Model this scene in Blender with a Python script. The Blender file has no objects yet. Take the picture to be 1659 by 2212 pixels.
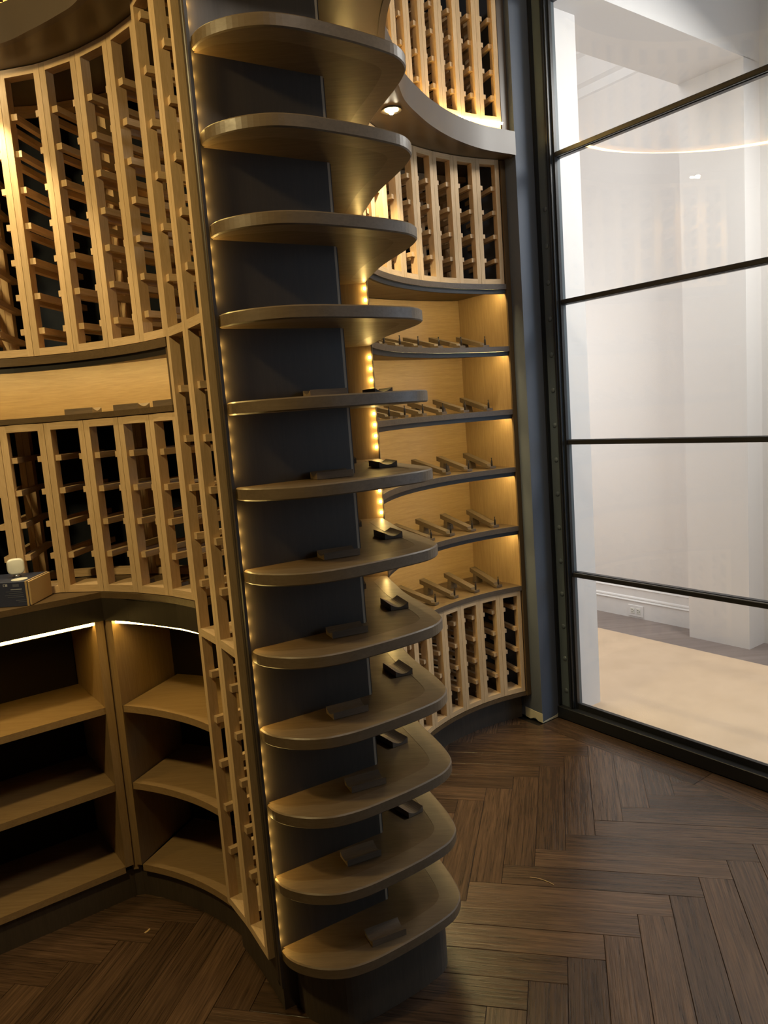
import bpy, bmesh, math, random
from mathutils import Vector, Matrix
random.seed(7)
C = bpy.context.scene.collection
SC = bpy.context.scene
H = 1.46                      # eye height above the floor; heights below are given from eye level

# ------------------------------------------------------------------ camera
TH, RO, FPX = 0.1313, 0.0744, 1634.27
Fv = Vector((0, math.cos(TH), -math.sin(TH))); Up0 = Vector((0, math.sin(TH), math.cos(TH))); R0 = Vector((1, 0, 0))
c_, s_ = math.cos(RO), -math.sin(RO)
Rv = c_*R0 + s_*Up0; Uv = -s_*R0 + c_*Up0
cam = bpy.data.cameras.new('camera'); camo = bpy.data.objects.new('camera', cam); C.objects.link(camo)
m = Matrix.Identity(4)
for i in range(3):
    m[i][0] = Rv[i]; m[i][1] = Uv[i]; m[i][2] = -Fv[i]
m[2][3] = H
camo.matrix_world = m
cam.sensor_fit = 'HORIZONTAL'; cam.sensor_width = 36.0; cam.lens = FPX*36.0/1659.0
cam.clip_start = 0.05; cam.clip_end = 60
SC.camera = camo

# ------------------------------------------------------------------ world and large lights
w = bpy.data.worlds.new('world'); SC.world = w; w.use_nodes = True
w.node_tree.nodes['Background'].inputs[0].default_value = (0.5, 0.5, 0.55, 1)
w.node_tree.nodes['Background'].inputs[1].default_value = 0.02
SC.view_settings.view_transform = 'Standard'; SC.view_settings.look = 'None'
SC.view_settings.exposure = 0.0; SC.view_settings.gamma = 1.0
SC.view_settings.use_curve_mapping = False

TG = math.radians(35.9)       # direction of the glass wall
g = Vector((-math.sin(TG), math.cos(TG))); n = Vector((math.cos(TG), math.sin(TG)))
def AB(a, b): return g*a + n*b

def area(name, loc, target, size, power, col, sy=None):
    l = bpy.data.lights.new(name, 'AREA'); l.energy = power; l.color = col
    l.shape = 'RECTANGLE'; l.size = size; l.size_y = sy or size
    o = bpy.data.objects.new(name, l); C.objects.link(o)
    o.location = loc
    o.rotation_euler = (Vector(target)-Vector(loc)).to_track_quat('-Z', 'Y').to_euler()
    return o
HALL = 1.0
p = AB(3.1, 2.95); area('hall_overhead_light', (p.x, p.y, H+2.22), (p.x+.1, p.y+.2, 0), 1.2, 17, (1.0, .965, .95))
p = AB(3.95, 3.20); q = AB(2.7, 4.1); area('hall_fill', (p.x, p.y, H+.35), (q.x, q.y, H-.5), 1.0, 11.5, (1.0, .96, .94))  # unseen fill behind the post, added to even out the far wall
p = AB(1.15, 3.38); q = AB(1.9, 2.6); area('hall_overhead_light', (p.x, p.y, H+1.55), (q.x, q.y, H-1.0), 0.5, 36, (1.0, .955, .91))  # added lamp, hung below the ceiling to keep its light off the beam
p = AB(-.2, 3.25); q = AB(2.7, 3.9); area('hall_fill', (p.x, p.y, H+.5), (q.x, q.y, H-.3), 1.5, 6, (1.0, .95, .91))  # soft fill added out of view for the far wall and paper
p = AB(-1.5, 4.9); q = AB(2.2, 3.9); area('hall_daylight', (p.x, p.y, H+.4), (q.x, q.y, H-.4), 1.6, 46, (.40, .66, 1.0))
area('cellar_lamp', (-1.15, .90, H+1.08), (-.75, 1.9, H-.6), .12, 18, (1.0, .76, .34))
area('cellar_fill', (.95, .75, H+2.1), (.6, 2.6, H-.2), 0.6, 23, (1.0, .88, .74))  # added fill for the navy post and right racks, no known fixture

# ------------------------------------------------------------------ materials
MATS = {}
def mat(name, col, rough=.5, metal=0, emit=None, estr=0, spec=.5):
    mt = bpy.data.materials.new(name); mt.use_nodes = True
    b = mt.node_tree.nodes['Principled BSDF']
    b.inputs['Base Color'].default_value = (*col, 1); b.inputs['Roughness'].default_value = rough
    b.inputs['Metallic'].default_value = metal; b.inputs['Specular IOR Level'].default_value = spec
    if emit:
        b.inputs['Emission Color'].default_value = (*emit, 1); b.inputs['Emission Strength'].default_value = estr
    MATS[name] = mt
    return mt
def wood(name, ca, cb, axis='z', sc=1.0, rough=.5, bump=.1, var=.15, coord='Object', stretch=14.0, spec=.5, rings=0.0, ramp=(.36, .68)):
    mt = mat(name, ca, rough, spec=spec); nt = mt.node_tree; N = nt.nodes; L = nt.links
    b = N['Principled BSDF']
    tc = N.new('ShaderNodeTexCoord'); oi = N.new('ShaderNodeObjectInfo')
    mp = N.new('ShaderNodeMapping')
    s = [stretch*sc]*3
    if axis == 'h': s[0] = s[1] = sc
    else: s['xyz'.index(axis)] = sc
    mp.inputs['Scale'].default_value = s
    L.new(tc.outputs[coord], mp.inputs[0])
    add = N.new('ShaderNodeVectorMath'); add.operation = 'ADD'
    mul = N.new('ShaderNodeMath'); mul.operation = 'MULTIPLY'; mul.inputs[1].default_value = 37.0
    L.new(oi.outputs['Random'], mul.inputs[0])
    L.new(mp.outputs[0], add.inputs[0]); L.new(mul.outputs[0], add.inputs[1])
    no = N.new('ShaderNodeTexNoise'); no.inputs['Scale'].default_value = 3.0; no.inputs['Detail'].default_value = 8
    no.inputs['Roughness'].default_value = .62; no.inputs['Distortion'].default_value = .6 + rings
    L.new(add.outputs[0], no.inputs['Vector'])
    fi = N.new('ShaderNodeTexNoise'); fi.inputs['Scale'].default_value = 14.0; fi.inputs['Detail'].default_value = 4
    L.new(add.outputs[0], fi.inputs['Vector'])
    mixf = N.new('ShaderNodeMath'); mixf.operation = 'MULTIPLY_ADD'; mixf.inputs[1].default_value = .45
    L.new(fi.outputs['Fac'], mixf.inputs[0])
    sc2 = N.new('ShaderNodeMath'); sc2.operation = 'MULTIPLY'; sc2.inputs[1].default_value = .6
    L.new(no.outputs['Fac'], sc2.inputs[0]); L.new(sc2.outputs[0], mixf.inputs[2])
    cr = N.new('ShaderNodeValToRGB'); cr.color_ramp.elements[0].position = ramp[0]; cr.color_ramp.elements[1].position = ramp[1]
    cr.color_ramp.elements[0].color = (*cb, 1); cr.color_ramp.elements[1].color = (*ca, 1)
    L.new(mixf.outputs[0], cr.inputs[0])
    hs = N.new('ShaderNodeHueSaturation')
    mr = N.new('ShaderNodeMapRange'); mr.inputs['To Min'].default_value = 1-var; mr.inputs['To Max'].default_value = 1+var
    L.new(oi.outputs['Random'], mr.inputs['Value']); L.new(mr.outputs[0], hs.inputs['Value'])
    L.new(cr.outputs[0], hs.inputs['Color']); L.new(hs.outputs[0], b.inputs['Base Color'])
    if bump:
        bu = N.new('ShaderNodeBump'); bu.inputs['Strength'].default_value = bump; bu.inputs['Distance'].default_value = .002
        L.new(mixf.outputs[0], bu.inputs['Height']); L.new(bu.outputs[0], b.inputs['Normal'])
        rr = N.new('ShaderNodeMapRange'); rr.inputs['To Min'].default_value = rough+.12; rr.inputs['To Max'].default_value = rough-.10
        L.new(mixf.outputs[0], rr.inputs['Value']); L.new(rr.outputs[0], b.inputs['Roughness'])
    return mt
PA, PB = (.69, .49, .28), (.55, .37, .19)
for ax in 'xyz': wood('pine_'+ax, PA, PB, ax, 3.0, .55, .05, .09, stretch=12, spec=.3)
VA, VB = (.33, .215, .100), (.25, .155, .068)
for ax in 'xyzh': wood('veneer_'+ax, VA, VB, ax, 1.6, .42, .06, .05, stretch=16, spec=.4)
DA, DB = (.130, .083, .040), (.092, .057, .026)
for ax in 'xyz': wood('walnut_'+ax, DA, DB, ax, 1.6, .44, .08, .04, stretch=14, spec=.35)
wood('nosing_wood', (.160, .110, .062), (.118, .080, .043), 'x', 1.6, .40, .05, .03, stretch=10, spec=.4)
wood('nosing_dark', (.110, .080, .054), (.080, .057, .037), 'x', 1.6, .42, .05, .03, stretch=10, spec=.4)
wood('panel_dark', (.066, .051, .037), (.053, .040, .029), 'z', 1.5, .40, .03, .02)
mat('edge_band', (.40, .31, .21), .45)
wood('strip_wood', (.052, .038, .026), (.038, .027, .018), 'z', 1.5, .4, .04, .02)
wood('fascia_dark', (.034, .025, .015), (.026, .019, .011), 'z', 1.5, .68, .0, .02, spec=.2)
wood('kick_wood', (.075, .055, .036), (.055, .040, .026), 'z', 1.5, .5, .03, .03)
wood('cradle_wood', (.115, .080, .046), (.078, .053, .029), 'y', 3, .5, .05, .12)
wood('saddle_wood', (.165, .118, .075), (.115, .080, .050), 'x', 3, .45, .05, .10)
wood('oak_floor', (.112, .065, .036), (.027, .015, .009), 'x', .8, .20, .6, .36, stretch=30, spec=.55, rings=.5, ramp=(.36, .66))
wood('hall_oak', (.30, .245, .225), (.20, .16, .145), 'x', 1.0, .4, .1, .05, coord='Generated', stretch=18)
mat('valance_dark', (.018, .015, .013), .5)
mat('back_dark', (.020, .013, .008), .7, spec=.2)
mat('rack_void', (.012, .014, .018), .85, spec=.1)
mat('soffit_brown', (.105, .078, .058), .42)
mat('soffit_under', (.12, .086, .043), .38)
mat('navy_paint', (.105, .120, .150), .65, spec=.3)
mat('primer', (.60, .55, .40), .8)
mat('black_steel', (.012, .013, .015), .38)
mat('steel_web', (.085, .105, .120), .42)
mat('white_wall', (.80, .775, .76), .75, spec=.2)
mat('white_trim', (.84, .83, .83), .5)
mat('ceiling_paint', (.78, .76, .72), .8)
mat('dark_slot', (.03, .03, .03), .6)
mat('pin_black', (.015, .012, .010), .35)
mat('carton_blue', (.035, .042, .080), .5)
mat('kraft', (.52, .35, .15), .8)
mat('carton_print', (.42, .43, .47), .6)
mat('carton_print_dim', (.10, .11, .15), .6)
mat('white_plastic', (.80, .80, .74), .35)
mat('cellar_ceiling', (.10, .08, .06), .8)
mat('cellar_wall', (.09, .065, .045), .7)
mat('chrome', (.7, .7, .7), .2, 1)
WARM = (1.0, .77, .33)
mat('led_warm', (1, .8, .4), .5, emit=WARM, estr=70)
mat('led_niche', (1, .8, .4), .5, emit=WARM, estr=85)
mat('led_counter', (1, .8, .4), .5, emit=(1, .66, .17), estr=30)
mat('led_soffit', (1, .8, .4), .5, emit=(1, .70, .23), estr=70)
mat('led_bead', (1, .8, .4), .5, emit=(1, .70, .23), estr=90)
mat('led_bead_dim', (1, .8, .4), .5, emit=(1, .68, .20), estr=95)
mat('led_white', (1, 1, .9), .5, emit=(1, .88, .62), estr=160)
# paper with soft stains
mt = mat('floor_paper', (.70, .53, .37), .85, spec=.15)
nt = mt.node_tree; no = nt.nodes.new('ShaderNodeTexNoise'); no.inputs['Scale'].default_value = 5; no.inputs['Detail'].default_value = 9
cr = nt.nodes.new('ShaderNodeValToRGB'); cr.color_ramp.elements[0].color = (.66, .50, .35, 1); cr.color_ramp.elements[1].color = (.72, .55, .39, 1)
cr.color_ramp.elements[0].position = .35; cr.color_ramp.elements[1].position = .6
tc = nt.nodes.new('ShaderNodeTexCoord'); nt.links.new(tc.outputs['Object'], no.inputs['Vector'])
nt.links.new(no.outputs['Fac'], cr.inputs[0]); nt.links.new(cr.outputs[0], nt.nodes['Principled BSDF'].inputs['Base Color'])
# window glass: mostly clear, Fresnel mirror on top
mt = bpy.data.materials.new('window_glass'); mt.use_nodes = True; nt = mt.node_tree; nt.nodes.clear()
out = nt.nodes.new('ShaderNodeOutputMaterial'); mx = nt.nodes.new('ShaderNodeMixShader')
tr = nt.nodes.new('ShaderNodeBsdfTransparent'); tr.inputs[0].default_value = (.97, .985, .98, 1)
gl = nt.nodes.new('ShaderNodeBsdfGlossy'); gl.inputs['Roughness'].default_value = 0.0
fr = nt.nodes.new('ShaderNodeFresnel'); gm = nt.nodes.new('ShaderNodeNewGeometry'); mm = nt.nodes.new('ShaderNodeMath'); mm.operation = 'MULTIPLY_ADD'
mm.inputs[1].default_value = 1/1.5-1.5; mm.inputs[2].default_value = 1.5; nt.links.new(gm.outputs['Backfacing'], mm.inputs[0]); nt.links.new(mm.outputs[0], fr.inputs['IOR'])
nt.links.new(fr.outputs[0], mx.inputs[0]); nt.links.new(tr.outputs[0], mx.inputs[1]); nt.links.new(gl.outputs[0], mx.inputs[2])
nt.links.new(mx.outputs[0], out.inputs[0]); MATS['window_glass'] = mt

# ------------------------------------------------------------------ building helpers
def link(name, mesh, mtl, parent=None, loc=(0, 0, 0), rz=0.0, rot=None):
    o = bpy.data.objects.new(name, mesh); C.objects.link(o)
    if mtl and mesh and not mesh.materials: mesh.materials.append(MATS[mtl])
    o.location = loc
    o.rotation_euler = rot if rot else (0, 0, rz)
    ORIG[o.name] = Vector(loc); ROT[o.name] = rz
    if parent is not None:
        o.parent = parent; pr = ROT.get(parent.name, 0.0)
        o.location = Matrix.Rotation(-pr, 3, 'Z') @ (Vector(loc) - ORIG.get(parent.name, Vector((0, 0, 0))))
        o.rotation_euler = (0, 0, rz-pr)
    return o
ORIG = {}; ROT = {}
def thing(name, loc, label=None, cat=None, group=None, kind=None):
    o = bpy.data.objects.new(name, None); C.objects.link(o); o.location = loc; ORIG[o.name] = Vector(loc)
    o.empty_display_size = .05
    return tag(o, label, cat, group, kind)
def tag(o, label=None, cat=None, group=None, kind=None):
    if label: o['label'] = label
    if cat: o['category'] = cat
    if group: o['group'] = group
    if kind: o['kind'] = kind
    return o
CACHE = {}
def boxmesh(dx, dy, dz, mtl, bev=0.0):
    k = (round(dx, 4), round(dy, 4), round(dz, 4), mtl, bev)
    if k in CACHE: return CACHE[k]
    me = bpy.data.meshes.new('box_'+mtl); bm = bmesh.new()
    bmesh.ops.create_cube(bm, size=1.0)
    for v in bm.verts: v.co = Vector((v.co.x*dx, v.co.y*dy, v.co.z*dz))
    if bev: bmesh.ops.bevel(bm, geom=bm.edges[:], offset=bev, segments=1, affect='EDGES')
    bm.to_mesh(me); bm.free(); me.materials.append(MATS[mtl]); CACHE[k] = me
    return me
def from_bm(bm, mtl, smooth=False):
    me = bpy.data.meshes.new('m_'+mtl); bmesh.ops.recalc_face_normals(bm, faces=bm.faces[:])
    if smooth:
        for f in bm.faces: f.smooth = True
    bm.to_mesh(me); bm.free(); me.materials.append(MATS[mtl]); return me
def prism(pts, z0, z1, mtl, bm=None, done=True):
    bm = bm or bmesh.new()
    lo = [bm.verts.new((p[0], p[1], z0+H)) for p in pts]; hi = [bm.verts.new((p[0], p[1], z1+H)) for p in pts]
    k = len(pts)
    bm.faces.new(lo[::-1]); bm.faces.new(hi)
    for i in range(k): bm.faces.new((lo[i], lo[(i+1) % k], hi[(i+1) % k], hi[i]))
    return from_bm(bm, mtl) if done else bm
def recentre(me):
    vs = [v.co.copy() for v in me.vertices]
    c = Vector(((min(v.x for v in vs)+max(v.x for v in vs))/2, (min(v.y for v in vs)+max(v.y for v in vs))/2, min(v.z for v in vs)))
    for v in me.vertices: v.co -= c
    return c
def put(name, me, mtl, parent=None):
    c = recentre(me); return link(name, me, mtl, parent, c)
class Curve:
    """front line of a run of cabinets; t runs to the right, d points into the wall"""
    def __init__(s, pts, dense=False):
        P = [Vector(p) for p in pts]
        if not dense:
            Q = []
            E_ = [2*P[0]-P[1]] + P + [2*P[-1]-P[-2]]
            for i in range(1, len(E_)-2):
                a, b, c, d = E_[i-1:i+3]
                for j in range(10):
                    t = j/10
                    Q.append(.5*((2*b)+(c-a)*t+(2*a-5*b+4*c-d)*t*t+(3*b-a-3*c+d)*t**3))
            Q.append(P[-1]); P = Q
        s.P = P; s.S = [0.0]
        for i in range(1, len(P)): s.S.append(s.S[-1]+(P[i]-P[i-1]).length)
        s.len = s.S[-1]
    def at(s, x):
        x = max(-1, min(s.len+1, x)); S = s.S; i = 0
        while i < len(S)-2 and S[i+1] < x: i += 1
        t = (x-S[i])/(S[i+1]-S[i]); return s.P[i].lerp(s.P[i+1], t) if 0 <= t <= 1 else s.P[i]+(s.P[i+1]-s.P[i])*t
    def frame(s, x, e=.03):
        t = (s.at(x+e)-s.at(x-e)).normalized(); return s.at(x), t, Vector((-t.y, t.x))
    def near(s, p):
        best = min(range(len(s.P)), key=lambda i: (s.P[i]-Vector(p)).length); return s.S[best]
    def line(s, s0, s1, d=0.0, step=.02):
        k = max(2, int((s1-s0)/step)+1); o = []
        for i in range(k):
            p, t, dd = s.frame(s0+(s1-s0)*i/(k-1)); o.append(p+dd*d)
        return o
def sweep(cv, s0, s1, d0, d1, z0, z1, mtl, step=.02):
    a = cv.line(s0, s1, d0, step); b = cv.line(s0, s1, d1, step); bm = bmesh.new()
    rows = []
    for p, q in zip(a, b):
        rows.append([bm.verts.new((p.x, p.y, z0+H)), bm.verts.new((q.x, q.y, z0+H)), bm.verts.new((q.x, q.y, z1+H)), bm.verts.new((p.x, p.y, z1+H))])
    for r0, r1 in zip(rows, rows[1:]):
        for i in range(4): bm.faces.new((r0[i], r0[(i+1) % 4], r1[(i+1) % 4], r1[i]))
    bm.faces.new(rows[0]); bm.faces.new(rows[-1][::-1])
    return from_bm(bm, mtl)
def rbox(cv, s, off, d0, d1, wid, z0, z1, name, mtl, parent, bev=0.0):
    """a box standing at s on a curve: off along the front, from depth d0 to d1"""
    p, t, d = cv.frame(s); c = p+t*off+d*((d0+d1)/2)
    return link(name, boxmesh(wid, d1-d0, z1-z0, mtl, bev), mtl, parent, (c.x, c.y, (z0+z1)/2+H), math.atan2(t.y, t.x))
def ab_box(name, a0, a1, b0, b1, z0, z1, mtl, parent=None, bev=0.0):
    c = AB((a0+a1)/2, (b0+b1)/2)
    return link(name, boxmesh(abs(b1-b0), abs(a1-a0), z1-z0, mtl, bev), mtl, parent, (c.x, c.y, (z0+z1)/2+H), TG)

CRC, CRR = Vector((.90, 2.47)), .915
def circ(deg, R=CRR): return CRC+Vector((math.cos(math.radians(deg)), math.sin(math.radians(deg))))*R
AR = Curve([circ(181-i*.5) for i in range(int((181-109.5)*2)+1)], True)          # right alcove, left to right
def sR(deg): return AR.near(circ(deg))
AL = Curve([(-1.46, 1.98), (-1.36, 2.10), (-1.22, 2.20), (-1.08, 2.24), (-.97, 2.238), (-.86, 2.215), (-.735, 2.16), (-.62, 2.085), (-.524, 1.998), (-.45, 1.91)])
AC = Curve([(-.600, 2.058), (-.520, 1.953), (-.440, 1.832), (-.364, 1.700), (-.30, 1.588)])   # front of the tall rack, a step forward

# ------------------------------------------------------------------ the setting
# floor of herringbone planks
fl = thing('floor', (0, 2, 0), kind='structure')
W = .0975; LK = 6
TF = math.radians(-13.4); eu = Vector((math.cos(TF), math.sin(TF))); ev = Vector((-math.sin(TF), math.cos(TF)))
O = Vector((.297, 2.249))-ev*W
bm = bmesh.new()
me = prism([AB(4.0, -1.5)[:], AB(4.0, 2.66)[:], AB(-2.2, 2.66)[:], AB(-2.2, -1.5)[:]], -1.50, -1.467, 'valance_dark')
put('subfloor', me, 'valance_dark', fl)
def clip(poly, b):          # keep the part with n.p < b
    o = []
    for i in range(len(poly)):
        p, q = poly[i], poly[(i+1) % len(poly)]; dp, dq = p.dot(n)-b, q.dot(n)-b
        if dp <= 0: o.append(p)
        if dp*dq < 0: o.append(p+(q-p)*(dp/(dp-dq)))
    return o
full = {}
def inview(p, pad=.08):
    v = Vector((p.x, p.y, -H)); dz = v.dot(Fv)
    if dz < .3: return False
    x, y = v.dot(Rv)/dz*FPX/1659, v.dot(Uv)/dz*FPX/2212
    return abs(x) < .5+pad and abs(y) < .5+pad
BORD = 2.425
for i in range(-60, 60):
    for j in range(-6, 7):
        for kind in 'HV':
            u0, v0 = i+2*LK*j, i
            du, dv = (LK, 1) if kind == 'H' else (1, LK)
            if kind == 'V': u0 -= 1
            e = .0006
            q = [O+eu*(u0*W+a)+ev*(v0*W+b) for a, b in ((e, e), (du*W-e, e), (du*W-e, dv*W-e), (e, dv*W-e))]
            ctr = sum(q, Vector((0, 0)))/4
            if not any(inview(p) for p in q+[ctr]): continue
            # skip what lies wholly under the cabinets
            if ctr.y > 3.75 or ctr.x < -1.6 or (ctr-CRC).length > CRR+.75 and ctr.x < .9 and ctr.y > 2.55: continue
            if min(p.dot(n) for p in q) > BORD: continue
            rot = TF if kind == 'H' else TF+math.pi/2
            dz = random.uniform(-.0006, .0004)
            if max(p.dot(n) for p in q) < BORD:
                if 'f' not in full: full['f'] = boxmesh(LK*W-2*e, W-2*e, .012, 'oak_floor', .0007)
                link('plank', full['f'], 'oak_floor', fl, (ctr.x, ctr.y, -.006+dz), rot)
            else:
                cq = clip(q, BORD)
                if len(cq) < 3: continue
                M2 = Matrix.Rotation(-rot, 2)
                loc = [M2 @ (p-ctr) for p in cq]
                bm = bmesh.new(); lo = [bm.verts.new((p.x, p.y, -.006)) for p in loc]; hi = [bm.verts.new((p.x, p.y, .006)) for p in loc]
                bm.faces.new(lo[::-1]); bm.faces.new(hi)
                for k in range(len(lo)): bm.faces.new((lo[k], lo[(k+1) % len(lo)], hi[(k+1) % len(lo)], hi[k]))
                link('plank', from_bm(bm, 'oak_floor'), 'oak_floor', fl, (ctr.x, ctr.y, -.006+dz), rot)
for a0, a1 in ((2.28, 1.52), (1.519, .62), (.619, -.4)):
    c = AB((a0+a1)/2, (BORD+2.558)/2)
    link('border_plank', boxmesh(a0-a1-.001, 2.558-BORD-.001, .012, 'oak_floor', .0007), 'oak_floor', fl, (c.x, c.y, -.006), TG+math.pi/2)

# cellar shell behind the camera and above
put('ceiling', prism([AB(3.6, -1.5)[:], AB(3.6, 2.6)[:], AB(-2.2, 2.6)[:], AB(-2.2, -1.5)[:]], 2.15, 2.2, 'cellar_ceiling'), 'cellar_ceiling')['kind'] = 'structure'
def wall(name, a0, a1, b0, b1, z0, z1, mtl): return tag(ab_box(name, a0, a1, b0, b1, z0, z1, mtl), kind='structure')
wall('wall_back', -2.2, -2.15, -1.5, 2.55, -1.46, 2.15, 'cellar_wall')
wall('wall_left', -2.2, 3.0, -1.55, -1.5, -1.46, 2.15, 'cellar_wall')

# dark walls that back the racks
wr = tag(put('wall_alcove', sweep(AR, 0, AR.len, .335, .36, -1.46, 2.15, 'rack_void'), 'rack_void'), kind='structure')
tag(put('wall_far', sweep(AL, 0, AL.near((-.524, 1.998)), .335, .36, -1.46, 2.15, 'rack_void'), 'rack_void'), kind='structure')

# post that ends the wall next to the glass
post = thing('wall_right', (*AB(2.35, 2.51), 0), kind='structure')
ab_box('wall_end', 2.285, 2.85, 2.459, 2.575, -1.452, 2.15, 'navy_paint', post)
bm = bmesh.new()            # ragged unpainted strip at the foot
zig = [(.0, .052), (.03, .050), (.055, .047), (.08, .046), (.105, .046)]
lo = [(.0, .006), (.03, -.004+.006), (.05, .012), (.062, .014), (.075, .004), (.105, .002)]
poly = [(a, z) for a, z in zig] + [(a, z) for a, z in lo[::-1]]
def ppt(a, b, z): p = AB(a, b); return (p.x, p.y, z)
f0 = [bm.verts.new(ppt(2.388-a, 2.4575, z)) for a, z in poly]; f1 = [bm.verts.new(ppt(2.388-a, 2.4592, z)) for a, z in poly]
bm.faces.new(f0); bm.faces.new(f1[::-1])
for i in range(len(poly)): bm.faces.new((f0[i], f0[(i+1) % len(poly)], f1[(i+1) % len(poly)], f1[i]))
put('unpainted_strip', from_bm(bm, 'primer'), 'primer', post)
bm = bmesh.new()
poly = [(0, .001), (0, .005), (.03, .008), (.07, .010), (.10, .014), (.112, .030), (.116, .030), (.116, .001)]
f0 = [bm.verts.new(ppt(2.2835, 2.459+b, z)) for b, z in poly]; f1 = [bm.verts.new(ppt(2.2852, 2.459+b, z)) for b, z in poly]
bm.faces.new(f0); bm.faces.new(f1[::-1])
for i in range(len(poly)): bm.faces.new((f0[i], f0[(i+1) % len(poly)], f1[(i+1) % len(poly)], f1[i]))
put('caulk_line', from_bm(bm, 'primer'), 'primer', post)

# steel and glass wall
win = thing('window_1', (*AB(1.4, 2.6), 0), kind='structure')
GB = 2.61
jamb = ab_box('jamb', 2.284, 2.200, 2.585, 2.635, -1.46, 2.15, 'steel_web', win)
def sub(name, *args, parent=jamb): return ab_box(name, *args, parent)
sub('flange', 2.284, 2.2745, 2.568, 2.587, -1.40, 2.15, 'black_steel')
sub('flange', 2.2225, 2.200, 2.574, 2.587, -1.40, 2.15, 'black_steel')
sub('lip', 2.213, 2.207, 2.569, 2.574, -1.40, 2.15, 'black_steel')
sub('glazing_bead', 2.201, 2.190, 2.590, 2.606, -1.40, 2.15, 'black_steel')
bm = bmesh.new(); bmesh.ops.create_uvsphere(bm, u_segments=12, v_segments=6, radius=.0115)
for v in bm.verts: v.co.x *= .40
rivm = from_bm(bm, 'steel_web', True)
for k in range(-1, 15):
    z = -1.33+k*.152
    c = AB(2.2480, 2.585); link('rivet', rivm, 'steel_web', jamb, (c.x, c.y, z+H), TG)
sill = ab_box('sill', 2.284, -1.0, 2.56, 2.665, -1.46, -1.405, 'black_steel', win, .002)
ab_box('glazing_bead', 2.20, -1.0, 2.594, 2.606, -1.405, -1.378, 'black_steel', sill)
ab_box('glazing_bead', 2.20, -1.0, 2.614, 2.626, -1.405, -1.388, 'black_steel', sill)
mz = [1.612, 1.003, .405, -.19, -.780]
for z in mz:
    mu = ab_box('mullion', 2.20, -1.0, 2.612, 2.634, z-.011, z+.011, 'black_steel', win)
    ab_box('glazing_bead', 2.20, -1.0, 2.594, 2.606, z-.010, z+.010, 'black_steel', mu, .002)
ed = [-1.40]+mz[::-1]+[2.15]
for z0, z1 in zip(ed, ed[1:]):
    ab_box('pane', 2.205, -1.0, GB-.003, GB+.003, z0+.004, z1-.004, 'window_glass', win)

# hall on the far side of the glass
hf = tag(put('floor_hall', prism([AB(4.5, 2.665)[:], AB(4.5, 6.5)[:], AB(-2.2, 6.5)[:], AB(-2.2, 2.665)[:]], -1.50, -1.46, 'hall_oak'), 'hall_oak'), kind='structure')
wall('wall_hall', 4.5, -.0, 4.137, 4.25, -1.46, 2.3, 'white_wall')
wall('wall_hall_left', 4.5, 4.4, 2.66, 4.2, -1.46, 2.3, 'white_wall')
wall('wall_hall_right', -2.2, -2.25, 2.6, 6.5, -1.46, 2.3, 'white_wall')
wall('ceiling_hall', 4.5, -2.2, 2.63, 6.5, 2.25, 2.3, 'ceiling_paint')
wall('wall_return', 4.4, 2.252, 2.636, 2.83, -1.46, 2.3, 'white_wall')
wall('trim_1', 2.252, -2.2, 2.636, 2.83, 1.62, 2.3, 'white_wall')       # lintel above the glass, hall side
pil_a0, pil_a1 = 2.130, 2.495
wall('trim_2', pil_a0, pil_a1, 3.98, 4.137, -1.46, 1.64, 'white_wall')  # boxed pilaster
wall('trim_3', pil_a0, pil_a1, 2.83, 4.137, 1.635, 2.25, 'white_wall')  # beam on top of it

bb = tag(thing('baseboard_hall', (*AB(3.4, 4.12), 0)), kind='structure')
def hall_profile(name, a0, a1, prof, mtl, parent=None):
    bm = bmesh.new()
    f0 = [bm.verts.new(ppt(a0, b, z+H)) for b, z in prof]; f1 = [bm.verts.new(ppt(a1, b, z+H)) for b, z in prof]
    bm.faces.new(f0); bm.faces.new(f1[::-1])
    for i in range(len(prof)): bm.faces.new((f0[i], f0[(i+1) % len(prof)], f1[(i+1) % len(prof)], f1[i]))
    return put(name, from_bm(bm, mtl), mtl, parent)
hall_profile('base_board', 4.4, 2.495, [(4.137, -1.46), (4.119, -1.46), (4.119, -1.352), (4.137, -1.352)], 'white_trim', bb)
hall_profile('base_moulding', 4.4, 2.495, [(4.137, -1.352), (4.116, -1.352), (4.113, -1.346), (4.116, -1.341), (4.124, -1.338), (4.120, -1.332), (4.122, -1.325), (4.130, -1.320), (4.130, -1.272), (4.126, -1.268), (4.130, -1.262), (4.137, -1.262)], 'white_trim', bb)
cr_ = hall_profile('trim_4', 4.4, 2.495, [(4.137, 1.86), (4.127, 1.87), (4.125, 1.92), (4.105, 1.94), (4.08, 2.02), (4.07, 2.07), (4.05, 2.09), (4.05, 2.25), (4.137, 2.25)], 'white_trim'); cr_['kind'] = 'structure'
paper = put('floor_paper', prism([AB(4.3, 2.70)[:], AB(4.3, 3.79)[:], AB(-2.0, 3.79)[:], AB(-2.0, 2.70)[:]], -1.460, -1.4575, 'floor_paper'), 'floor_paper')
tag(paper, 'tan protective paper rolled out on the hall floor beyond the glass', 'floor protection')
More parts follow.
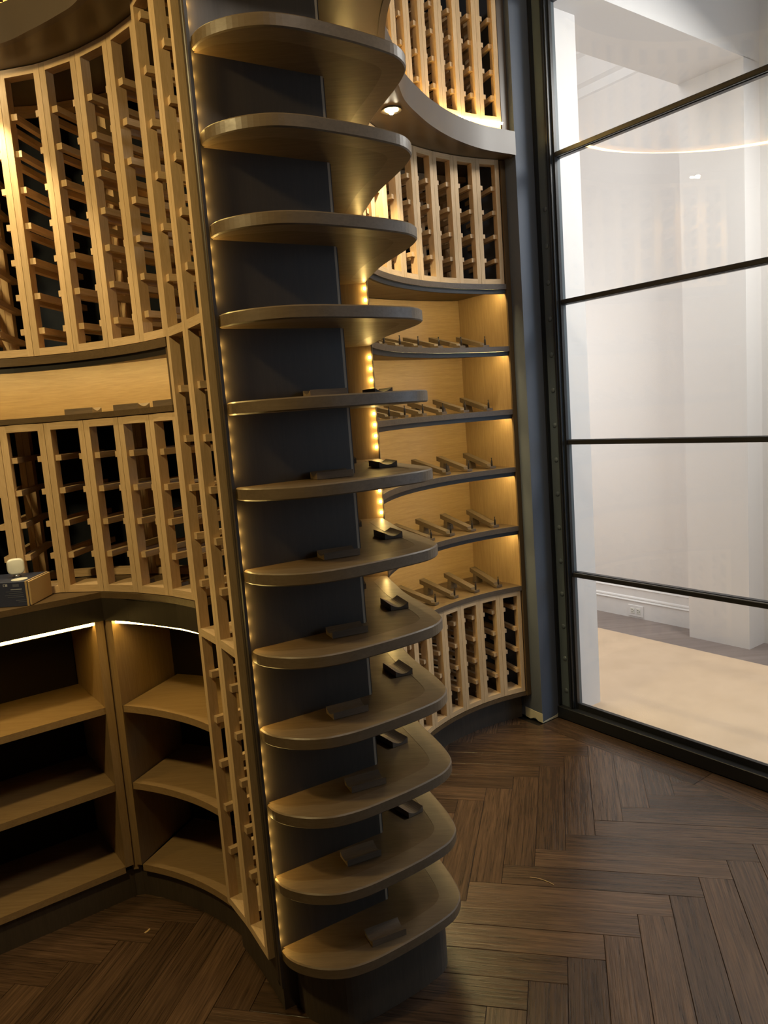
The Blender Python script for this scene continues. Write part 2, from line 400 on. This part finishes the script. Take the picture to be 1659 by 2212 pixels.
# outlet
oc = AB(2.962, 4.112); ol = thing('wall_outlet', (oc.x, oc.y, H-1.411), 'white duplex power outlet set in the hall baseboard', 'outlet')
link('cover_plate', boxmesh(.006, .114, .074, 'white_trim', .0015), 'white_trim', ol, (*AB(2.962, 4.116), H-1.411), TG)
for da in (.022, -.022):
    rc = link('receptacle', boxmesh(.005, .030, .036, 'white_plastic', .001), 'white_plastic', ol, (*AB(2.962+da, 4.1125), H-1.411), TG)
    for dz, ln in ((.008, .009), (-.008, .007)):
        link('slot', boxmesh(.002, ln, .0022, 'dark_slot'), 'dark_slot', rc, (*AB(2.962+da+.003, 4.1095), H-1.411+dz), TG)
    link('slot', boxmesh(.002, .004, .004, 'dark_slot'), 'dark_slot', rc, (*AB(2.962+da-.009, 4.1095), H-1.411), TG)

# ------------------------------------------------------------------ racks
def rack(name, cv, s0, pitch, cnt, z0, z1, step, label, cat='wine rack', group='pine wine racks along the curved wall', zr0=None, bot_deep=.045, rows=None, mids=(), rear=True, dset=0.0, sd_=.031):
    p, t, d = cv.frame(s0+pitch*cnt/2)
    c = p+d*.15; root = thing(name, (c.x, c.y, z0+H), label, cat, group)
    zs = rows or []
    if not zs:
        z = z1-(zr0 or .106)
        while z > z0+.055: zs.append(z); z -= step
    SW, SD = .0192, sd_
    for i in range(cnt+1):
        s = s0+i*pitch
        sides = ([-1] if i else [])+([1] if i < cnt else [])
        for sd in sides:
            o = sd*.0102
            rbox(cv, s, o, dset, dset+SD, SW, z0, z1, 'stile', 'pine_z', root)
            if rear: rbox(cv, s, o, dset+.235, dset+.275, SW, z0, z1, 'rear_stile', 'pine_z', root)
            for z in zs:
                rbox(cv, s, o+sd*.0183, dset+.010, dset+.285, .0175, z-.0085, z+.0085, 'rung', 'pine_y', root)
    for i in range(cnt):
        s = s0+(i+.5)*pitch; A, tA, dA = cv.frame(s0+i*pitch); B, tB, dB = cv.frame(s0+(i+1)*pitch)
        for z, dp, nm in [(z1-.0105, .031, 'top_rail'), (z0+.0105, bot_deep, 'bottom_rail')]+[(zm, .14, 'divider') for zm in mids]:
            P0 = A+tA*.0198+dA*(dset+dp/2); P1 = B-tB*.0198+dB*(dset+dp/2); c = (P0+P1)/2; v = P1-P0
            link(nm, boxmesh(round(v.length, 3), dp, .021, 'pine_x'), 'pine_x', root, (c.x, c.y, z+H), math.atan2(v.y, v.x))
            if nm != 'divider' and rear:
                P0 = A+tA*.0198+dA*(dset+.255); P1 = B-tB*.0198+dB*(dset+.255); c = (P0+P1)/2; v = P1-P0
                link('rear_rail', boxmesh(round(v.length, 3), .04, .021, 'pine_x'), 'pine_x', root, (c.x, c.y, z+H), math.atan2(v.y, v.x))
    return root
PR = CRR*math.radians(7.1)
sEnd = sR(109.9)
rack('wine_rack', AR, sEnd-9*PR, PR, 9, -1.315, -.842, .098, 'low pine wine rack under the display shelves, beside the navy post', zr0=.078, bot_deep=.09)
rack('wine_rack', AR, sEnd-9*PR, PR, 9, .502, 1.008, .098, 'curved pine wine rack below the soffit with the downlight, right of the tower', zr0=.113)
LP = .1307
sC = AL.near((-.524, 1.998))
rack('wine_rack', AL, sC-7*LP, LP, 7, .234, 1.008, .0972, 'tall curved pine wine rack above the lit strip of wall, left of the tower', zr0=.12)
rack('wine_rack', AL, sC-7*LP, LP, 7, -.467, .041, .0975, 'pine wine rack standing on the dark counter behind the blue carton', zr0=.104, bot_deep=.09)
cA, cB = AC.near((-.508, 1.936)), AC.near((-.3615, 1.697)); F1 = (cB-cA)/2
rows = [.852, .727, .603, .564-.08, .36] ; rows = [.965, .845, .725, .605, .485, .365]
rows += [.095-.125*k for k in range(5)]+[-.65-.125*k for k in range(5)]
RK5 = rack('wine_rack', AC, cA, F1, 2, -1.31, 1.008, .125, 'narrow floor to soffit pine rack two bottles wide, next to the tower', rows=rows, mids=(.235, -.535), bot_deep=.12, sd_=.026)
tb = put('back_board', sweep(AC, cA, cB-.012, .288, .296, -1.31, 1.005, 'rack_void'), 'rack_void', RK5)
# upper racks standing on the soffit
RU = .85
ARU = Curve([circ(200-i*.5, RU) for i in range(181)], True)
PU = RU*math.radians(6.55)
sU = ARU.near(circ(111.2, RU))
URK = rack('wine_rack', ARU, sU-12*PU, PU, 12, 1.132, 1.63, .098, 'pine wine rack on top of the soffit, glowing from a light strip at its foot', zr0=.062+.045)
ALU = Curve(AL.line(0, AL.len, -.045, .03), True)
sUL = ALU.near((-.56, 1.97))
ULK = rack('wine_rack', ALU, sUL-6*LP, LP, 6, 1.132, 1.63, .098, 'pine wine rack on top of the soffit over the left alcove', zr0=.062+.045)
put('plinth', sweep(ALU, sUL-6*LP, sUL, .006, .28, 1.092, 1.132, 'pine_x'), 'pine_x', ULK)
put('plinth', sweep(ARU, sU-12*PU, sU, .006, .28, 1.092, 1.132, 'pine_x'), 'pine_x', URK)

# ------------------------------------------------------------------ soffit
SF = Curve([(-1.46, 1.86), (-1.36, 1.97), (-1.2, 2.07), (-1.05, 2.115), (-.893, 2.092), (-.786, 2.036), (-.697, 1.98), (-.628, 1.927), (-.53, 1.81), (-.45, 1.70), (-.38, 1.635),
            (-.30, 1.598), (-.22, 1.585), (-.14, 1.592), (-.07, 1.622), (.0, 1.668), (.06, 1.717), (.105, 1.765), (.13, 1.81), (.135, 1.86), (.118, 1.94), (.10, 2.05), (.092, 2.17), (.098, 2.31),
            (.132, 2.477), (.161, 2.628), (.209, 2.752), (.277, 2.893), (.372, 3.038), (.497, 3.173), (.648, 3.276)])
sof = thing('soffit', (-.2, 2.2, H+1.01), 'dark brown curved soffit that runs over the racks and the tower', 'soffit')
f = SF.line(0, SF.len, 0.012, .03)
back = [AB(2.62, 2.455)]+AR.line(0, AR.len-.02, .30, .06)[::-1]+AL.line(.0, sC, .30, .06)[::-1]
endp = AB(2.305, 2.457)
put('underside', prism(f+[endp]+back, 1.010, 1.022, 'soffit_under'), 'soffit_under', sof)
put('top_board', prism(f+[endp]+back, 1.078, 1.092, 'soffit_brown'), 'soffit_brown', sof)
put('fascia', sweep(SF, 0, SF.len, -.006, .012, 1.004, 1.096, 'soffit_brown', .012), 'soffit_brown', sof)
p, t, d = SF.frame(SF.len)
q = [p, p+t*.006+d*0, endp+Vector((.0, .0)), endp-t*.02]
put('end_cap', prism([p-t*.012, p+t*.004, AB(2.300, 2.4575), AB(2.325, 2.4575)], 1.004, 1.096, 'soffit_brown'), 'soffit_brown', sof)
put('led_strip', sweep(ARU, sU-12*PU, sU, -.012, -.004, 1.122, 1.1285, 'led_soffit'), 'led_soffit', sof)
put('led_strip', sweep(ALU, sUL-6*LP, sUL, -.012, -.004, 1.122, 1.1285, 'led_soffit'), 'led_soffit', sof)
# brown end panel beside the upper rack
tag(ab_box('end_panel', 2.31, 2.34, 2.415, 2.456, 1.093, 1.62, 'soffit_brown'), 'brown end panel closing the upper rack against the navy post', 'panel')

# ------------------------------------------------------------------ right alcove: display cabinet
disp = thing('display_cabinet', (.2, 3.1, 0), 'curved walnut display cabinet with lit niches, right of the tower', 'cabinet')
sL, sRt = sR(177.6), sR(109.2)
shelves = [.501, .240, -.031, -.284, -.547, -.820]
put('kick', sweep(AR, sL, sRt-.0, .055, .075, -1.46, -1.336, 'kick_wood'), 'kick_wood', disp)
put('plinth_top', sweep(AR, sL, sRt, .0, .32, -1.336, -1.318, 'walnut_x'), 'walnut_x', disp)
for i, z in enumerate(shelves):
    sh = put('shelf', sweep(AR, sL, sRt-.004, .0, .30, z-.020, z, 'walnut_x'), 'walnut_x', disp)
    put('nosing', sweep(AR, sL, sRt-.004, -.006, .0, z-.021, z+.0005, 'nosing_dark'), 'nosing_dark', sh)
    if i < 5:
        put('valance', sweep(AR, sL, sRt-.004, .002, .014, z-.039, z-.021, 'valance_dark'), 'valance_dark', sh)
        put('led_strip', sweep(AR, sL+.01, sRt-.02, .018, .026, z-.0265, z-.0215, 'led_niche'), 'led_niche', sh)
put('back_panel', sweep(AR, sL, sRt+.0, .30, .312, -.82, .4795, 'veneer_h'), 'veneer_h', disp)
e0 = circ(109.2); 
ab_box('side_panel', 2.354, 2.70, 2.436, 2.4575, -.845, .505, 'veneer_z', disp)
ab_box('edge_strip', 2.346, 2.354, 2.432, 2.4578, -1.336, 1.004, 'walnut_z', disp)
p, t, d = AR.frame(sL); q = [p+d*.0, p+d*.32, p+d*.32+t*-.012, p-t*.012]
put('side_panel', prism(q, -1.32, 1.004, 'walnut_z'), 'walnut_z', disp)
# downlights
def downlight(x, y, z, label, power, tgt, ang=70, blend=.5):
    r = thing('downlight', (x, y, z+H), label, 'light', 'soffit downlights')
    bm = bmesh.new(); bmesh.ops.create_cone(bm, segments=28, radius1=.034, radius2=.032, depth=.005, cap_ends=True)
    link('trim_ring', from_bm(bm, 'soffit_under'), 'soffit_under', r, (x, y, z+H-.0028))
    for k in range(3):
        a = math.radians(90+120*k)
        bm = bmesh.new(); bmesh.ops.create_uvsphere(bm, u_segments=12, v_segments=6, radius=.0085)
        for v in bm.verts: v.co.z *= .5
        link('lamp', from_bm(bm, 'led_white', True), 'led_white', r, (x+.016*math.cos(a), y+.016*math.sin(a), z+H-.0068))
    l = bpy.data.lights.new('downlight_beam', 'SPOT'); l.energy = power; l.color = (1, .80, .45); l.spot_size = math.radians(ang); l.spot_blend = blend; l.shadow_soft_size = .012
    o = bpy.data.objects.new('downlight_beam', l); C.objects.link(o); o.location = (x, y, z+H-.014)
    o.rotation_euler = (Vector(tgt)-o.location).to_track_quat('-Z', 'Y').to_euler(); o['kind'] = 'helper'
downlight(.126, 2.715, 1.01, 'small round downlight with three bright lamps in the soffit beside the tower', 30, (.10, 2.74, 0), 105)
downlight(-1.06, 2.15, 1.01, 'small round downlight in the soffit above the left curved rack', 26, (-1.0, 2.22, 0), 84)

# ------------------------------------------------------------------ tower
tow = thing('display_tower', (-.1, 1.95, 0), 'dark walnut shelf tower with rounded pointed shelves in the middle of the cellar', 'shelf tower')
TC = Curve([(-.325, 1.678), (-.306, 1.650), (-.275, 1.626), (-.225, 1.606), (-.165, 1.602), (-.105, 1.622), (-.045, 1.658), (.02, 1.703), (.072, 1.745), (.105, 1.78), (.1235, 1.825), (.1235, 1.865), (.110, 1.925), (.088, 1.995), (.064, 2.065), (.041, 2.145), (.022, 2.235), (.006, 2.315), (-.004, 2.372)])
zt = [.7957-.1877*i for i in range(12)]
NI = .055
def nw(s): return NI*min(1, .22+s/.12*.78, .35+(TC.len-s)/.10) if s < .12 or TC.len-s < .1 else NI
inner = []
for j in range(61):
    s = TC.len*j/60; p, t, d = TC.frame(s, .008); inner.append(p+d*(nw(s)-.003))
outer = TC.line(0, TC.len, 0, .012)
tail = [Vector((-.27, 2.38)), Vector((-.215, 2.045)), Vector((-.064, 1.853)), Vector((-.326, 1.692))]
body = TC.line(0, TC.len, .004, .02)
for i, z in enumerate(zt):
    inn = inner+[Vector((-.008, 2.375))]
    sh = put('shelf', prism(inn+tail, z-.0284, z-.0006, 'walnut_x'), 'walnut_x', tow)
    bm = bmesh.new(); rows_ = []
    k = 90
    for j in range(k+1):
        s = TC.len*j/k; p, t, d = TC.frame(s, .008)
        wdt = nw(s)
        q = p+d*(wdt+.001); e = .003
        rows_.append([bm.verts.new((*(p+d*e), z-.0285+H)), bm.verts.new((*q, z-.0285+H)), bm.verts.new((*q, z+H)), bm.verts.new((*(p+d*e), z+H)), bm.verts.new((*p, z-e+H)), bm.verts.new((*p, z-.0285+e+H))])
    for r0, r1 in zip(rows_, rows_[1:]):
        for q in range(6): bm.faces.new((r0[q], r0[(q+1) % 6], r1[(q+1) % 6], r1[q]))
    bm.faces.new(rows_[0]); bm.faces.new(rows_[-1][::-1])
    put('nosing', from_bm(bm, 'nosing_wood'), 'nosing_wood', sh)
# spine panel with a pale edge, frame strip, rear wall, kick
PL, PRt = Vector((-.3365, 1.6800)), Vector((-.066, 1.843)); pu = (PRt-PL).normalized(); pv = Vector((-pu.y, pu.x))*.0115
pan = put('spine_panel', prism([PL, PRt-pu*.006, PRt-pu*.006+pv, PL+pv], -1.32, 1.008, 'panel_dark'), 'panel_dark', tow)
put('panel_edge', prism([PRt-pu*.006, PRt, PRt+pv, PRt-pu*.006+pv], -1.32, 1.008, 'edge_band'), 'edge_band', pan)
put('frame_strip', prism([(-.3475, 1.700), (-.330, 1.662), (-.3245, 1.666), (-.3265, 1.6715), (-.3385, 1.676), (-.342, 1.704)], -1.36, 1.008, 'strip_wood'), 'strip_wood', tow)
put('rear_panel', prism([(-.28, 2.378), (-.003, 2.378), (-.003, 2.390), (-.28, 2.390)], -1.32, 1.008, 'veneer_z'), 'veneer_z', tow)
put('rack_side', prism([(-.215, 2.045), (-.064, 1.853), (-.073, 1.848), (-.222, 2.040)], -1.32, 1.008, 'panel_dark'), 'panel_dark', tow)
put('edge_strip', prism([(-.003, 2.376), (.001, 2.376), (.002, 2.42), (-.003, 2.42)], -1.32, 1.008, 'panel_dark'), 'panel_dark', tow)
kick = TC.line(.02, TC.len-.02, .045, .02)
put('kick', prism([Vector((-.30, 1.72))]+[p for p in kick if p.x > -.29]+[Vector((-.03, 2.37)), Vector((-.25, 2.37)), Vector((-.31, 1.76))], -1.46, -1.3185, 'kick_wood'), 'kick_wood', tow)
def beads(name, x, y, mtl, zlist, par, r=.0032):
    bm = bmesh.new()
    for z in zlist:
        mtx = Matrix.Translation((x, y, z+H))
        bmesh.ops.create_cube(bm, size=2*r, matrix=mtx)
    return put(name, from_bm(bm, mtl), mtl, par)
zb = []; z = -1.28
while z < 1.0:
    if all(not (zz-.034 < z < zz+.006) for zz in zt): zb.append(z)
    z += .0345
for nm, x, y, m1 in (('led_strip', -.3308, 1.6785, 'led_bead_dim'), ('led_strip', -.0085, 2.3725, 'led_bead')):
    tape = beads(nm, x, y, m1, zb, tow)
    tape['kind'] = 'stuff'

# ------------------------------------------------------------------ left: counter, base cabinets, lit band
cn = Vector((-.86, 2.212)); du = -n; dd = g
def CL(u, v): return cn+du*u+dd*v
sCn, sCe = AL.near(cn), sC
cnt = thing('counter', (-.9, 2.3, H-.5), 'dark walnut counter with a deep front, under the left pine rack', 'counter')
arc = AL.line(sCn, sCe, -.004, .02)
arc[0] = cn
put('counter_top', prism([CL(.9, 0)]+arc+AL.line(sCe, sCn, .32, .03)+[CL(.05, .33), CL(.9, .33)], -.487, -.469, 'walnut_x'), 'walnut_x', cnt)
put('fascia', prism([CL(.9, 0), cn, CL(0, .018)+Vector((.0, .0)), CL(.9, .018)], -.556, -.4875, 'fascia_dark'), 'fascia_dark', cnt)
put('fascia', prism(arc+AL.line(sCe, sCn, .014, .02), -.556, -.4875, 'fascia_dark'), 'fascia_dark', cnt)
put('led_strip', prism([CL(.9, .022), CL(.003, .022), CL(.003, .029), CL(.9, .029)], -.570, -.5605, 'led_counter'), 'led_counter', cnt)
put('led_strip', sweep(AL, sCn+.01, sCe-.002, .018, .025, -.570, -.5605, 'led_counter'), 'led_counter', cnt)
put('led_channel', prism([CL(.9, .018), CL(.003, .018), CL(.003, .040), CL(.9, .040)], -.5585, -.556, 'valance_dark'), 'valance_dark', cnt)
put('led_channel', prism([CL(.9, .034), CL(.003, .034), CL(.003, .040), CL(.9, .040)], -.5745, -.5585, 'valance_dark'), 'valance_dark', cnt)
put('led_channel', sweep(AL, sCn+.01, sCe-.002, .014, .036, -.5585, -.556, 'valance_dark'), 'valance_dark', cnt)
put('led_channel', sweep(AL, sCn+.01, sCe-.002, .030, .036, -.5745, -.5585, 'valance_dark'), 'valance_dark', cnt)
# straight base cabinet
bc = thing('base_cabinet', (*CL(.3, .15), H-1), 'straight open base cabinet with three shelves under the counter, left of the corner', 'cabinet', 'open base cabinets under the counter')
put('side_panel', prism([CL(.0012, .006), CL(.026, .006), CL(.026, .32), CL(.0012, .32)], -1.346, -.556, 'veneer_z'), 'veneer_z', bc)
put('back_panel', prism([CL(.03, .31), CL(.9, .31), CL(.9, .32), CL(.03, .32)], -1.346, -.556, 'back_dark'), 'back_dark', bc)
for z in (-.825, -1.074, -1.346):
    sh = put('shelf', prism([CL(.026, .014), CL(.9, .014), CL(.9, .31), CL(.026, .31)], z-.020, z, 'veneer_x'), 'veneer_x', bc)
    put('shelf_edge', prism([CL(.026, .011), CL(.9, .011), CL(.9, .014), CL(.026, .014)], z-.0205, z+.0005, 'veneer_x'), 'veneer_x', sh)
put('kick', prism([CL(.0, .022), CL(.9, .022), CL(.9, .036), CL(.0, .036)], -1.46, -1.366, 'kick_wood'), 'kick_wood', bc)
p, t, d = AL.frame(sCn+.001)
put('corner_filler', prism([CL(.0015, .012), p+d*.010+t*.002, p+d*.2, CL(.0015, .2)], -1.366, -.5585, 'veneer_z'), 'veneer_z', bc)
put('corner_filler', prism([CL(.0005, .0235), p+d*.023+t*.008, p+d*.2, CL(.0005, .2)], -1.46, -1.3665, 'kick_wood'), 'kick_wood', bc)
# curved base cabinet
bc2 = thing('base_cabinet', (-.66, 2.2, H-1), 'curved open base cabinet with three shelves between the corner and the tall rack', 'cabinet', 'open base cabinets under the counter')
p, t, d = AL.frame(sCn+.001)
put('side_panel', prism([p+d*.002, p+d*.30, p+d*.30+t*.022, p+d*.002+t*.022], -1.346, -.556, 'veneer_z'), 'veneer_z', bc2)
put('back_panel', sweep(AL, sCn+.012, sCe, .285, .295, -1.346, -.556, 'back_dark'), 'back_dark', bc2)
for z in (-.825, -1.074, -1.346):
    sh = put('shelf', sweep(AL, sCn+.024, sCe-.004, .009, .285, z-.020, z, 'veneer_x'), 'veneer_x', bc2)
    put('shelf_edge', sweep(AL, sCn+.024, sCe-.004, .006, .009, z-.0205, z+.0005, 'veneer_x'), 'veneer_x', sh)
put('kick', sweep(AL, sCn+.006, sC+.02, .022, .036, -1.46, -1.366, 'kick_wood'), 'kick_wood', bc2)
put('rack_base', sweep(AC, cA, cB, .03, .28, -1.46, -1.3105, 'kick_wood'), 'kick_wood', RK5)
# lit band between the two left racks
bd = thing('display_niche', (-.9, 2.3, H+.15), 'long lit wall niche framed in dark wood between the two left racks', 'niche')
sB0 = sC-7*LP; sB1 = sC-.004
put('shelf', sweep(AL, sB0, sB1, -.004, .24, .043, .059, 'walnut_x'), 'walnut_x', bd)
put('header', sweep(AL, sB0, sB1, -.004, .24, .209, .232, 'walnut_x'), 'walnut_x', bd)
put('valance', sweep(AL, sB0, sB1, .004, .016, .191, .209, 'valance_dark'), 'valance_dark', bd)
put('back_panel', sweep(AL, sB0, sB1-.01, .20, .212, .059, .209, 'veneer_h'), 'veneer_h', bd)
p, t, d = AL.frame(sB1-.006)
put('side_panel', prism([p+d*.0-t*.004, p+d*.22-t*.004, p+d*.22+t*.008, p+t*.008], .059, .209, 'walnut_z'), 'walnut_z', bd)
put('led_strip', sweep(AL, sB0, sB1-.02, .019, .027, .200, .205, 'led_niche'), 'led_niche', bd)

# ------------------------------------------------------------------ bottle stands in the right niches
ORD = ['rightmost', 'second from right', 'third from right', 'fourth from right', 'fifth from right', 'sixth from right', 'seventh from right']
SHN = {1: 'topmost', 2: 'second', 3: 'third', 4: 'fourth', 5: 'lowest'}
def stand_meshes():
    bm = bmesh.new()          # bar: x along, low end at 0, rises to the back (+y)
    L = .19; rise = .064; th = .020; hw = .0160
    prof = [(0, 0.0015), (.016, 0.0015), (L, rise-th+.004), (L, rise+.004), (.022, th+.001), (.018, .012), (0, .012)]
    a = [bm.verts.new((-hw, y, z)) for y, z in prof]; b = [bm.verts.new((hw, y, z)) for y, z in prof]
    bm.faces.new(a); bm.faces.new(b[::-1])
    for i in range(len(prof)): bm.faces.new((a[i], a[(i+1) % len(prof)], b[(i+1) % len(prof)], b[i]))
    bar = from_bm(bm, 'cradle_wood')
    bm = bmesh.new(); pr = [(-.021, 0), (.021, 0), (.0145, .0435), (-.0145, .0435)]
    a = [bm.verts.new((x, .145, z)) for x, z in pr]; b = [bm.verts.new((x, .168, z+.006 if z else 0)) for x, z in pr]
    bm.faces.new(a); bm.faces.new(b[::-1])
    for i in range(4): bm.faces.new((a[i], a[(i+1) % 4], b[(i+1) % 4], b[i]))
    leg = from_bm(bm, 'cradle_wood')
    bm = bmesh.new(); prof = [(.0001, .0), (.0040, .0), (.0040, .022), (.0018, .027), (.0018, .033), (.0030, .035), (.0030, .037), (.0001, .037)]
    k = 10; ring = [[bm.verts.new((r*math.cos(6.2832*j/k), r*math.sin(6.2832*j/k), z)) for j in range(k)] for r, z in prof]
    for r0, r1 in zip(ring, ring[1:]):
        for j in range(k): bm.faces.new((r0[j], r0[(j+1) % k], r1[(j+1) % k], r1[j]))
    pin = from_bm(bm, 'pin_black', True)
    return bar, leg, pin
barm, legm, pinm = stand_meshes()
sPeg0 = AR.near((.508, 3.297))
for si in range(1, 6):
    z = shelves[si]
    for k in range(7):
        s = sPeg0-.1215*k
        p, t, d = AR.frame(s, .04); p = p+d*.030
        skew = Vector((t.x*-.12, t.y*-.12)); rz = math.atan2(t.y, t.x)+.10
        r = thing('bottle_stand', (p.x, p.y, z+H+.0006), '%s sloping wooden bottle stand on the %s lit niche shelf' % (ORD[k], SHN[si]), 'bottle stand', 'sloping bottle stands in the right niches')
        link('bar', barm, None, r, (p.x, p.y, z+H+.0006), rz); link('leg', legm, None, r, (p.x, p.y, z+H+.0006), rz)
        q = p+Vector((-math.sin(rz), math.cos(rz)))*.008
        link('pin', pinm, None, r, (q.x, q.y, z+H+.0125), rz)

# ------------------------------------------------------------------ saddles on the tower and in the left niche
bm = bmesh.new(); SWd, SLn = .049, .090; k = 10; pr = [(-SWd/2, 0)]+[(-SWd/2+SWd*i/k, .0160-.0098*math.cos((i/k-.5)*math.pi)) for i in range(k+1)]+[(SWd/2, 0)]
a = [bm.verts.new((-SLn/2, y, z)) for y, z in pr]; b = [bm.verts.new((SLn/2, y, z)) for y, z in pr]
bm.faces.new(a); bm.faces.new(b[::-1])
for i in range(len(pr)): bm.faces.new((a[i], a[(i+1) % len(pr)], b[(i+1) % len(pr)], b[i]))
sadm = from_bm(bm, 'saddle_wood')
NUM = ['bottom', 'second', 'third', 'fourth', 'fifth', 'sixth', 'seventh', 'eighth']
def saddle(x, y, z, rz, label):
    o = link('bottle_saddle', sadm, None, None, (x, y, z+H+.0004), rz)
    tag(o, label, 'bottle saddle', 'hollowed bottle saddles')
jit = [0, .02, -.03, .045, -.04, -.005, -.03, .03]
for q in range(8):
    z = zt[11-q]; j = jit[q]
    x0, y0 = {0: (-.073, 1.704), 1: (-.120, 1.743), 2: (-.094, 1.741), 3: (-.123, 1.738), 4: (-.110, 1.763)}.get(q, (-.115, 1.768))
    saddle(x0, y0, z, math.radians(24)+j*.5, 'hollowed bottle saddle in front of the dark panel, %s tower shelf from floor' % NUM[q])
    x1, y1 = {0: (-.045, 2.06), 1: (-.001, 1.952), 2: (-.027, 1.980), 3: (.005, 2.0), 4: (.009, 1.985)}.get(q, (.006, 2.0))
    saddle(x1, y1, z, math.radians(-70 if q not in (1, 2) else -55)+j, 'hollowed bottle saddle right of the dark panel, %s tower shelf from floor' % NUM[q])
    if q >= 3:
        saddle(-.100, 2.25, z, math.radians(-80)+j, 'hollowed bottle saddle half behind the dark panel, %s tower shelf from floor' % NUM[q])
for k, (s, lb) in enumerate(((sB1-.07, 'rightmost'), (sB1-.235, 'middle'), (sB1-.41, 'leftmost'))):
    p, t, d = AL.frame(s); p = p+d*.035
    saddle(p.x, p.y, .059, math.atan2(t.y, t.x)+.1, '%s of three dark bottle saddles in the long lit niche' % lb)

# ------------------------------------------------------------------ carton and camera on the counter
A0, A1, A2 = Vector((-1.0125, 2.098)), Vector((-1.033, 2.262)), Vector((-1.107, 2.100))
ux = (A2-A0).normalized(); wid = .17; ang = math.atan2(-ux.y, -ux.x)
uy = (A1-A0); dep = uy.length-.03; uy = Vector((-math.sin(ang), math.cos(ang)))
bc_ = A0-Vector((math.cos(ang), math.sin(ang)))*wid/2+uy*dep/2
zc = -.469
cb = thing('carton', (bc_.x, bc_.y, zc+H), 'small dark blue printed carton with a kraft end on the counter', 'box')
def cpos(x, y, z):
    v = bc_+Vector((math.cos(ang), math.sin(ang)))*x+uy*y; return (v.x, v.y, zc+H+z)
link('sleeve', boxmesh(wid-.006, dep, .071, 'carton_blue', .001), 'carton_blue', cb, cpos(-.003, 0, .0357), ang)
link('kraft_end', boxmesh(.008, dep-.006, .068, 'kraft', .001), 'kraft', cb, cpos(wid/2-.005, 0, .0355), ang)
link('kraft_flap', boxmesh(.006, dep+.001, .0715, 'kraft', .0005), 'kraft', cb, cpos(wid/2-.010, 0, .0357), ang)
for x, z, lx, lz, m1 in ((-.047, .026, .020, .022, 'carton_print'), (-.048, .007, .018, .009, 'carton_print'), (-.01, .060, .012, .007, 'carton_print'), (-.012, .060, .004, .005, 'carton_blue'), (.02, .058, .018, .008, 'carton_print_dim'), (.02, .047, .032, .0018, 'carton_print'),
                          (.012, .041, .045, .0016, 'carton_print_dim'), (.018, .036, .04, .0016, 'carton_print_dim'), (.012, .030, .052, .0016, 'carton_print_dim'), (.016, .025, .046, .0016, 'carton_print_dim'), (.03, .015, .03, .0016, 'carton_print_dim'), (.034, .010, .024, .0016, 'carton_print_dim')):
    link('print', boxmesh(lx, .0006, lz, m1), m1, cb, cpos(x+.026, -dep/2-.0003-(.0004 if m1 == 'carton_blue' else 0), z+.003), ang)
bm = bmesh.new(); bmesh.ops.create_cone(bm, segments=28, radius1=.022, radius2=.022, depth=.0008, cap_ends=True)
link('print', from_bm(bm, 'white_plastic'), 'white_plastic', cb, cpos(.040, -.032, .0717), ang)
kz = zc+H+.0714
kx, ky = -1.082, 2.175
cm_ = thing('security_camera', (kx, ky, kz), 'small white rounded camera on a short stand on the blue carton', 'camera')
bm = bmesh.new(); bmesh.ops.create_cone(bm, segments=24, radius1=.013, radius2=.006, depth=.010, cap_ends=True)
link('stand', from_bm(bm, 'chrome', True), 'chrome', cm_, (kx, ky, kz+.005))
bm = bmesh.new(); ringp = []
for k in range(40):
    a_ = 2*math.pi*k/40; ca, sa = math.cos(a_), math.sin(a_)
    ringp.append((abs(ca)**.55*math.copysign(1, ca), abs(sa)**.55*math.copysign(1, sa)))
rings_ = []
for y, sc_ in ((-.013, .80), (-.0115, .92), (-.008, .985), (-.003, 1), (.006, .97), (.013, .80)):
    rings_.append([bm.verts.new((x*.0235*sc_, y, z*.0232*sc_)) for x, z in ringp])
for r0, r1 in zip(rings_, rings_[1:]):
    for k in range(40): bm.faces.new((r0[k], r0[(k+1) % 40], r1[(k+1) % 40], r1[k]))
bm.faces.new(rings_[0]); bm.faces.new(rings_[-1][::-1])
bd_ = link('body', from_bm(bm, 'white_plastic', True), 'white_plastic', cm_, (kx, ky, kz+.032), .45)

# ------------------------------------------------------------------ scraps left on the floor
def scrap(name, pts, w_, label, z=.0012):
    bm = bmesh.new(); L_ = []
    for i, p in enumerate(pts):
        p = Vector(p); t = (Vector(pts[min(i+1, len(pts)-1)])-Vector(pts[max(i-1, 0)])).normalized(); nn = Vector((-t.y, t.x))*w_/2
        L_.append([bm.verts.new((*(p-nn), z)), bm.verts.new((*(p+nn), z)), bm.verts.new((*(p+nn*.6), z+.0014)), bm.verts.new((*(p-nn*.6), z+.0014))])
    for r0, r1 in zip(L_, L_[1:]):
        for k in range(4): bm.faces.new((r0[k], r0[(k+1) % 4], r1[(k+1) % 4], r1[k]))
    bm.faces.new(L_[0]); bm.faces.new(L_[-1][::-1])
    tag(put(name, from_bm(bm, 'kraft'), 'kraft'), label, 'scrap')
scrap('wood_shaving', [(.366, 2.171), (.385, 2.165), (.402, 2.155), (.418, 2.141), (.430, 2.126)], .0022, 'thin pale wood shaving curled on the herringbone floor right of the tower', .0008)
scrap('wood_chip', [(-.792, 2.045), (-.786, 2.052), (-.782, 2.062)], .006, 'small pale wood chip on the floor in front of the base cabinets', .0008)
